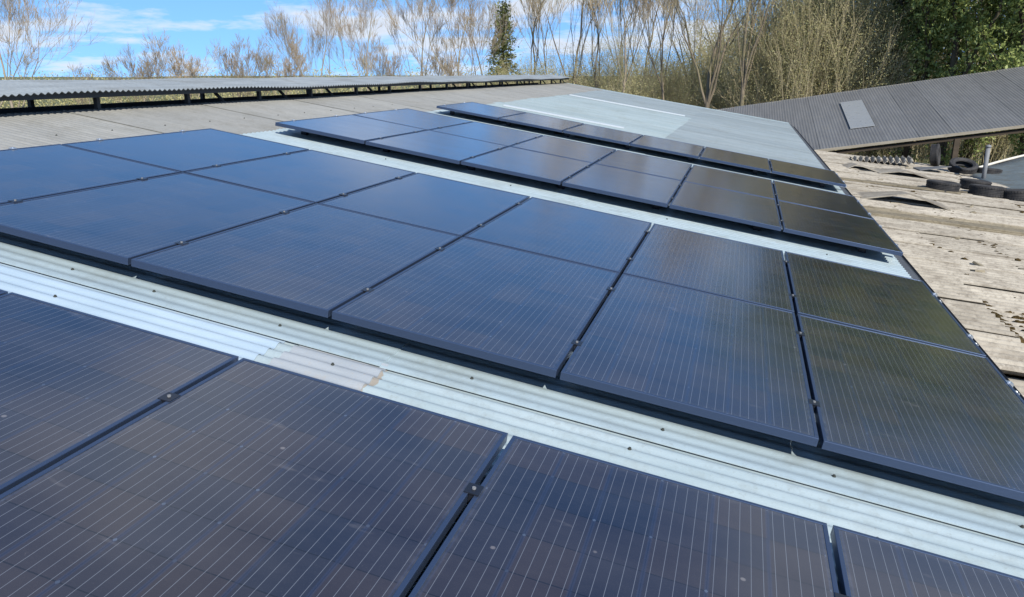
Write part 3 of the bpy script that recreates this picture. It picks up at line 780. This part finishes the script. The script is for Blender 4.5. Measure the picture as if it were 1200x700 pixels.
# a lower, bushy, twiggy kind for the hedgerow trees on the left
bush = [bare_meshes(71, height=10, trunk_r=.14, fork_h=1.2, levels=6, spread=.50, limbs=4, kids=(3,4), twig_r=.011),
        bare_meshes(84, height=9.5, trunk_r=.13, fork_h=1.0, levels=6, spread=.46, limbs=5, kids=(3,4), twig_r=.009)]
def place_bare(meshes, px, d, s, rz, label, group, name='bare_tree', dark=False):
    x, y = at(px, d)
    e = empty(name, (x, y, 0), label, 'tree', group, (0, 0, rz)); e.scale = (s, s, s)
    a_ = ob('trunk', meshes[0], e); b_ = ob('crown', meshes[1], e)
    if dark:
        for o_, m_ in ((a_, BK2), (b_, TW2)): o_.material_slots[0].link = 'OBJECT'; o_.material_slots[0].material = m_
    return e
G1 = 'bare trees behind the ridge'; G2 = 'bare trees beyond the far end of the roof'
for m_, px, d, s, rz, lab in [
    (0, -45, 62, 1.0, .3, 'bare pale tree at the very left edge of the picture, mostly cut off'),
    (2, 34, 60, .92, 1.2, 'tall bare tree at the left, ivy low on its trunk, left of the clouds'),
    (1, 8, 68, .9, 2.2, 'bare tree just left behind the tall one at the left edge'),
    (0, 388, 62, 1.0, .6, 'tall bare tree with many fine ascending branches left of the conifer'),
    (2, 432, 60, 1.05, 3.6, 'broad bare tree in the middle of the ridge skyline'),
    (3, 496, 62, 1.05, 5.2, 'tall bare tree with reddish fine twigs above the ridge canopy'),
    (1, 548, 56, 1.1, 4.1, 'slim bare tree directly left of the dark conifer'),
    (0, 565, 66, 1.1, 2.5, 'bare tree standing behind the dark conifer')]:
    place_bare(bares[m_], px, d, s*(.95 if px < 100 else .80), rz, lab, G1)
for m_, px, d, s, rz, lab in [
    (0, 118, 88, .72, .4, 'small faint bare tree between the tall left tree and the rounded pair'),
    (1, 178, 70, .92, 2.4, 'rounded bushy bare tree, left one of the pair under the clouds'),
    (0, 236, 68, .95, 1.0, 'rounded bushy bare tree, right one of the pair under the clouds'),
    (1, 292, 70, 1.0, 4.4, 'bushy bare tree with a mossy stem left of the ridge middle'),
    (0, 334, 72, .98, 5.4, 'bushy bare tree between the mossy stemmed one and the tall trees'),
    (1, 460, 76, 1.0, .9, 'low twiggy tree behind the broad bare tree'),
    (0, 524, 80, 1.0, 3.0, 'low twiggy tree left of the slim tree by the conifer')]:
    place_bare(bush[m_], px, d, s*.92, rz, lab, G1, 'bushy_tree')
for m_, px, d, s, rz, lab in [
    (1, 618, 56, 1.1, .2, 'slender bare tree just right of the dark conifer'),
    (0, 668, 50, 1.1, 1.5, 'forked bare tree rising behind the end of the ridge canopy'),
    (3, 648, 62, 1.1, 2.9, 'thin bare tree behind the forked one at the canopy end'),
    (1, 703, 48, 1.05, 3.3, 'straight dark bare tree right of the forked one'),
    (3, 724, 46, 1.1, 4.6, 'tall bare tree with a bright stem, one of a close pair'),
    (1, 735, 58, 1.1, 5.0, 'thin grey bare tree behind the bright stemmed one'),
    (0, 748, 55, 1.1, .8, 'leaning bare tree above the middle of the far gable'),
    (3, 778, 45, 1.08, 1.9, 'bare tree with wide open fork above the far gable'),
    (2, 806, 60, 1.15, .4, 'bare tree in the background left of the stout trunk'),
    (2, 826, 43, 1.15, 2.3, 'bare tree with the stoutest upright dark trunk above the roof corner'),
    (0, 862, 42, 1.1, 5.7, 'bare tree with a crooked leaning stem right of the stoutest trunk'),
    (1, 884, 52, 1.1, 3.9, 'bare tree rising out of the brown thicket, left side'),
    (3, 955, 50, 1.1, .1, 'bare tree rising out of the middle of the brown thicket'),
    (1, 1008, 46, 1.15, 1.1, 'bare dark stem at the edge between brown thicket and ivy tree'),
    (3, 1150, 50, 1.2, 4.0, 'bare tree reaching over the gap between the ivy trees at the right')]:
    place_bare(talls[m_], px, d, s*(.90 if px < 850 else 1.0), rz, lab, G2, dark=(px not in (724, 884)))

# thickets: many thin stems carrying a haze of olive-brown buds
def thicket_meshes(seed, height, width, stems, nb, size, top=.6):
    rng = random.Random(seed); wood = []; pts = []
    for s in range(stems):
        a_ = rng.uniform(0, 2*PI); r = width*.35*math.sqrt(rng.random()); b_ = Vector((r*math.cos(a_), r*math.sin(a_), -.2))
        w, t = grow(rng, height*rng.uniform(.75,1.05), .05, 1, levels=3, spread=.5, limbs=4, kids=(3,5), twig_r=.008, lean=(b_.x*.05, b_.y*.05))
        for p_, r_ in w+t:
            p_ = [q+b_ for q in p_]; wood.append((p_, r_))
            for q in p_[1:]: pts.append((q.x,q.y,q.z))
    rg = np.random.default_rng(seed); P_ = np.array(pts); idx = rg.integers(0, len(P_), nb)
    L_ = P_[idx] + rg.normal(size=(nb,3))*.22
    v1, f1 = tubes(wood, 4); v2, f2 = leaves(L_, size, seed)
    return mesh_np('stems', v1, f1, [TWO]), mesh_np('crown', v2, f2, [LF_OL])
th = [thicket_meshes(101, 13, 4.5, 10, 34000, .025), thicket_meshes(115, 11.5, 5, 11, 34000, .026), thicket_meshes(131, 8.5, 4.5, 10, 24000, .026)]
def place_thicket(m_, px, d, s, rz, lab, grp_='brown thicket behind the sheds'):
    x, y = at(px, d); e = empty('thicket', (x, y, 0), lab, 'bush', grp_, (0,0,rz)); e.scale = (s*(1.06 if px < 860 else 1),)*3
    ob('stems', th[m_][0], e); ob('crown', th[m_][1], e)
for m_, px, d, s, rz, lab in [
    (2, 600, 54, .92, .2, 'low brown bush at the foot of the dark conifer'),
    (2, 640, 52, 1.0, 1.2, 'olive brown bush behind the end of the ridge canopy'),
    (2, 688, 50, 1.0, 2.2, 'olive bush between the forked tree and the straight dark tree'),
    (1, 738, 54, .86, 3.2, 'conical olive bush behind the close pair of stems'),
    (2, 765, 47, 1.0, 4.2, 'low olive bush above the middle of the far gable'),
    (2, 800, 50, 1.0, .7, 'low olive bush left of the stoutest trunk'),
    (1, 845, 50, .9, 1.7, 'brown thicket bush behind the crooked stem'),
    (0, 872, 46, .93, 2.7, 'tall brown thicket bush, leftmost of the dense brown mass'),
    (0, 905, 44, 1.0, 3.7, 'tall brown thicket bush above the left end of the slate-grey roof'),
    (1, 935, 46, 1.15, 4.7, 'brown thicket bush above the roof window'),
    (0, 962, 43, 1.05, 5.7, 'tall brown thicket bush left of the ivy-clad trees'),
    (1, 990, 46, 1.2, .9, 'brown thicket bush touching the first ivy-clad tree'),
    (0, 1015, 50, 1.1, 1.9, 'brown thicket bush partly behind the first ivy-clad tree'),
    (2, 1060, 46, 1.0, .5, 'low bush in the shade under the open shed, left'),
    (2, 1120, 47, 1.0, 2.5, 'low bush in the shade under the open shed, middle'),
    (2, 1185, 47, 1.0, 3.5, 'low bush in the shade under the open shed, right'),
    (2, 1010, 44, .8, 4.0, 'low bush seen below the slate-grey eave beside the gutter')]:
    place_thicket(m_, px, d, s, rz, lab)

# ivy-clad trees at the right
def ivy_meshes(seed, height, nb, size=.075, trunk_r=.25, spread=.4, rad=.75):
    rng = random.Random(seed); wood, tw = grow(rng, height, trunk_r, 2, levels=4, spread=spread, limbs=4, kids=(3,4), twig_r=.012)
    rg = np.random.default_rng(seed); pts = []
    wts = []
    for p_, r_ in wood+tw:
        for a_, b_ in zip(p_, p_[1:]):
            pts.append((tuple(a_), tuple(b_))); wts.append((b_-a_).length*(.35 if r_[0] < .02 else 1.0))
    A = np.array([q[0] for q in pts]); B = np.array([q[1] for q in pts]); w = np.array(wts); w /= w.sum()
    # clumps around the limbs, then leaves round the shell of each clump
    nc = 420; ci = rg.choice(len(A), nc, p=w); t = rg.random((nc,1)); cc = A[ci]*(1-t)+B[ci]*t + rg.normal(size=(nc,3))*.25
    cr = rg.uniform(.3, rad, nc)
    k = rg.integers(0, nc, nb); dr = rg.normal(size=(nb,3)); dr /= np.linalg.norm(dr,axis=1)[:,None]
    L_ = cc[k] + dr*(cr[k]*rg.uniform(.82,1.05,nb))[:,None]*np.array([1,1,.8])
    v1, f1 = tubes(wood+tw, 6); v2, f2 = leaves(L_, size, seed)
    return smoothme(mesh_np('trunk', v1, f1, [BKD])), mesh_np('crown', v2, f2, [LF_IVY])
iv = [ivy_meshes(201, 19, 42000), ivy_meshes(222, 17, 38000, spread=.5)]
for m_, px, d, s, rz, lab in [
    (1, 1024, 47, .95, 2.8, 'olive ivy-clad tree at the edge of the brown thicket, behind the bright green one'),
    (0, 1056, 44, 1.0, .4, 'bright green ivy-clad tree, in front of the olive one, above the slate-grey roof'),
    (1, 1096, 42, 1.0, 1.9, 'green ivy-clad tree, between the bright green one and the dark shaded one'),
    (0, 1160, 50, 1.0, 3.0, 'dark shaded ivy tree behind the gap at the right'),
    (1, 1196, 42, 1.05, 4.4, 'ivy-clad tree with yellowish leaves at the right edge of the picture'),
    (1, 1128, 45, .95, 5.2, 'small green ivy-clad tree filling the dark gap above the slate-grey roof'),
    (0, 1275, 44, 1.0, 5.5, 'ivy-clad tree just past the right edge of the picture')]:
    x, y = at(px, d); e = empty('ivy_tree', (x, y, 0), lab, 'tree', 'ivy-clad trees', (0,0,rz)); e.scale = (s,s,s)
    ob('trunk', iv[m_][0], e); ob('crown', iv[m_][1], e)

# slim dark conifer
def cone_meshes(seed, H, Rb, nb):
    rng = random.Random(seed); rg = np.random.default_rng(seed); br = [([Vector((0,0,z)) for z in (-.2, H*.3, H*.7, H)], [.16,.12,.06,.015])]
    pts = []
    z = .8
    while z < H-.2:
        n = 7
        for j in range(n):
            a_ = rng.uniform(0, 2*PI); L_ = Rb*(1-z/H)**.75*rng.uniform(.7,1.15)+.12; p0 = Vector((0,0,z)); d = Vector((math.cos(a_), math.sin(a_), .25))
            p1 = p0+d*L_*.5; p2 = p0 + d*L_ - Vector((0,0,.08*L_)); br.append(([p0,p1,p2],[.02,.014,.006]))
            for q in range(max(3, int(nb*L_/1400))):
                t = rng.random()**.6; c = p0.lerp(p2, t); pts.append((c.x+rng.gauss(0,.12), c.y+rng.gauss(0,.12), c.z+rng.gauss(0,.12)))
        z += .2
    v1, f1 = tubes(br, 6); v2, f2 = leaves(np.array(pts), .07, seed)
    return mesh_np('trunk', v1, f1, [BKD]), mesh_np('crown', v2, f2, [LF_CON])
cm = cone_meshes(301, 10.6, 1.25, 60000)
for px, d, s, lab in [(590, 57, (1.35,1.35,1.02), 'slim dark green conifer standing alone above the end of the ridge')]:
    x, y = at(px, d); e = empty('conifer', (x, y, 0), lab, 'tree'); e.scale = s; ob('trunk', cm[0], e); ob('crown', cm[1], e)

# hedge seen through the gap under the canopy
def hedge(px0, px1, d, h, w, nb, lab, mm=LF_HED, seed=1, gap=0):
    rg = np.random.default_rng(seed); a_ = np.array(at(px0, d)); b_ = np.array(at(px1, d*1.04)); t = rg.random(nb)
    c = a_[None]*(1-t[:,None]) + b_[None]*t[:,None]
    hh = h*(.72+.28*np.sin(t*29+seed)*np.sin(t*67+2*seed)) ; z = hh*rg.random(nb)**.6
    P_ = np.stack([c[:,0]+rg.normal(size=nb)*w, c[:,1]+rg.normal(size=nb)*w, z], 1)
    v, f = leaves(P_, .10, seed); ctr = (a_+b_)/2
    rng = random.Random(seed); st = []
    for q in range(60):
        tt = rng.random(); x_ = a_[0]*(1-tt)+b_[0]*tt; y_ = a_[1]*(1-tt)+b_[1]*tt
        st.append(([Vector((x_,y_,-.1)), Vector((x_+rng.gauss(0,.2),y_+rng.gauss(0,.2),h*.8))],[.03,.01]))
    v[:, 0] -= ctr[0]; v[:, 1] -= ctr[1]
    e = empty('hedge', (ctr[0], ctr[1], 0), lab, 'hedge')
    v1, f1 = tubes(st, 4); v1[:,0] -= ctr[0]; v1[:,1] -= ctr[1]
    ob('foliage', mesh_np('foliage', v, f, [mm]), e); ob('stems', mesh_np('stems', v1, f1, [TWO]), e)
hedge(-60, 70, 50, 3.7, .7, 14000, 'yellow-green hedge glimpsed under the canopy at the left', seed=1)
hedge(150, 250, 62, 3.3, .8, 9000, 'low yellow-green hedge glimpsed under the canopy below the rounded pair', seed=2)
hedge(270, 372, 60, 4.2, .8, 14000, 'bright green hedge glimpsed under the canopy below the mossy stem', seed=3)
hedge(-80, 300, 108, 7.0, 1.2, 22000, 'long low brown hedge on the horizon behind the rounded pair of trees', LF_OL, seed=6)
hedge(280, 600, 104, 7.6, 1.2, 22000, 'long low brown hedge on the horizon behind the tall bare trees', LF_OL, seed=7)
hedge(385, 570, 66, 5.6, 1.0, 24000, 'brown-green hedge along the foot of the tall bare trees', LF_OL, seed=4)

# far-off wood: one mass of twigs and stems
def wood_mass(px0, px1, d0, d1, hmin, hmax, nst, nb, seed):
    rg = np.random.default_rng(seed); br = []; tips = []
    for q in range(nst):
        px = px0+(px1-px0)*rg.random(); d = d0+(d1-d0)*rg.random(); x, y = at(px, d)
        f = (px-600)/600; h = (hmin+(hmax-hmin)*min(1, max(0, (px-760)/200)))*rg.uniform(.75,1.1)
        pts = [Vector((x, y, -.2)), Vector((x+rg.normal()*.3, y, h*.4)), Vector((x+rg.normal()*.5, y, h*.75)), Vector((x+rg.normal()*.7, y, h))]
        br.append((pts, [.11,.08,.05,.02]))
        for k in range(16):
            t = rg.uniform(.25,1); p0 = pts[0].lerp(pts[3], t); a_ = rg.uniform(0, 2*PI); L_ = rg.uniform(.8,2.4)
            p1 = p0+Vector((math.cos(a_)*.6, math.sin(a_)*.6, .8))*L_; br.append(([p0, p1],[.03,.012])); tips.append((p0, p1))
    k = rg.integers(0, len(tips), nb); t = rg.random(nb)
    P_ = np.array([tuple(tips[i][0].lerp(tips[i][1], u_)) for i, u_ in zip(k, t)]) + rg.normal(size=(nb,3))*.45
    v1, f1 = tubes(br, 3); v2, f2 = leaves(P_, .07, seed)
    V_ = np.concatenate([v1, v2]); F_ = np.concatenate([f1, f2+len(v1)])
    fm = np.concatenate([np.zeros(len(f1)), np.ones(len(f2))])
    return tag(ob('woodland', mesh_np('woodland', V_, F_, [TWO, LF_OL], fm)), 'brown leafless wood closing the view behind the separate trees', 'woodland', kind='stuff')
wood_mass(590, 1330, 62, 78, 5.0, 15, 420, 120000, 9)

# ================================================================== SKY, SUN, CAMERA
SUN_AZ, SUN_EL = R(143), R(36)      # clockwise from +Y
w = bpy.data.worlds.new('World'); SC.world = w; w.use_nodes = True; g = NT(w.node_tree)
bg = w.node_tree.nodes['Background']
sky = g.node('ShaderNodeTexSky', sky_type='NISHITA'); sky.sun_disc = False
sky.sun_elevation = SUN_EL; sky.sun_rotation = SUN_AZ; sky.air_density = 1.0; sky.dust_density = .1; sky.ozone_density = 2.2; sky.altitude = 100
tc = g.node('ShaderNodeTexCoord'); sp = g.node('ShaderNodeSeparateXYZ'); g.link(tc.outputs['Generated'], sp.inputs[0])
sv = g.node('ShaderNodeCombineXYZ'); g.link(sp.outputs[0], sv.inputs[0]); g.link(sp.outputs[1], sv.inputs[1])
g.link(g.math('ADD', g.math('MULTIPLY', sp.outputs[2], .95), .27), sv.inputs[2])
nv = g.node('ShaderNodeVectorMath', operation='NORMALIZE'); g.link(sv.outputs[0], nv.inputs[0]); g.link(nv.outputs[0], sky.inputs[0])
zz = g.math('MAXIMUM', sp.outputs[2], .0)
den = g.math('ADD', zz, .16)
cv_ = g.node('ShaderNodeCombineXYZ'); g.link(g.math('DIVIDE', sp.outputs[0], den), cv_.inputs[0]); g.link(g.math('DIVIDE', sp.outputs[1], den), cv_.inputs[1]); cv_.inputs[2].default_value = 3.1
cn = g.noise(cv_.outputs[0], 1.25, 9, .60); cn2 = g.noise(cv_.outputs[0], .38, 3, .5)
cm_ = g.math('ADD', cn, g.math('MULTIPLY', g.math('SUBTRACT', cn2, .5), .5))
mask = g.maprange(cm_, .49, .63)
shade = g.maprange(cm_, .56, .74)
ccol = g.mix(shade, (4.3,4.45,4.7), (3.1,3.4,3.9))
hs = g.node('ShaderNodeHueSaturation'); hs.inputs['Saturation'].default_value = 1.2; hs.inputs['Value'].default_value = 1.08; g.link(sky.outputs[0], hs.inputs['Color'])
col = g.mix(g.math('MULTIPLY', mask, .88), hs.outputs[0], ccol)
g.link(col, bg.inputs[0]); bg.inputs[1].default_value = .15

sun = bpy.data.lights.new('sun', 'SUN'); sun.energy = 5.0; sun.angle = R(.53); sun.color = (1, .95, .87)
so = link(bpy.data.objects.new('sun', sun)); so.location = (20, -25, 30)
sd = Vector((math.sin(SUN_AZ)*math.cos(SUN_EL), math.cos(SUN_AZ)*math.cos(SUN_EL), math.sin(SUN_EL)))
so.rotation_euler = sd.to_track_quat('Z', 'Y').to_euler()

cam = bpy.data.cameras.new('camera'); co = link(bpy.data.objects.new('camera', cam)); SC.camera = co
co.location = (0, 0, EYE); co.rotation_euler = (PI/2-PITCH, 0, -YAW)
cam.sensor_fit = 'HORIZONTAL'; cam.sensor_width = 36; cam.lens = 36*930.75/1200; cam.clip_start = .05; cam.clip_end = 3000
SC.render.resolution_x = 1024; SC.render.resolution_y = 597
SC.render.engine = 'CYCLES'
SC.view_settings.view_transform = 'Standard'; SC.view_settings.look = 'None'; SC.view_settings.gamma = 1; SC.view_settings.exposure = .5
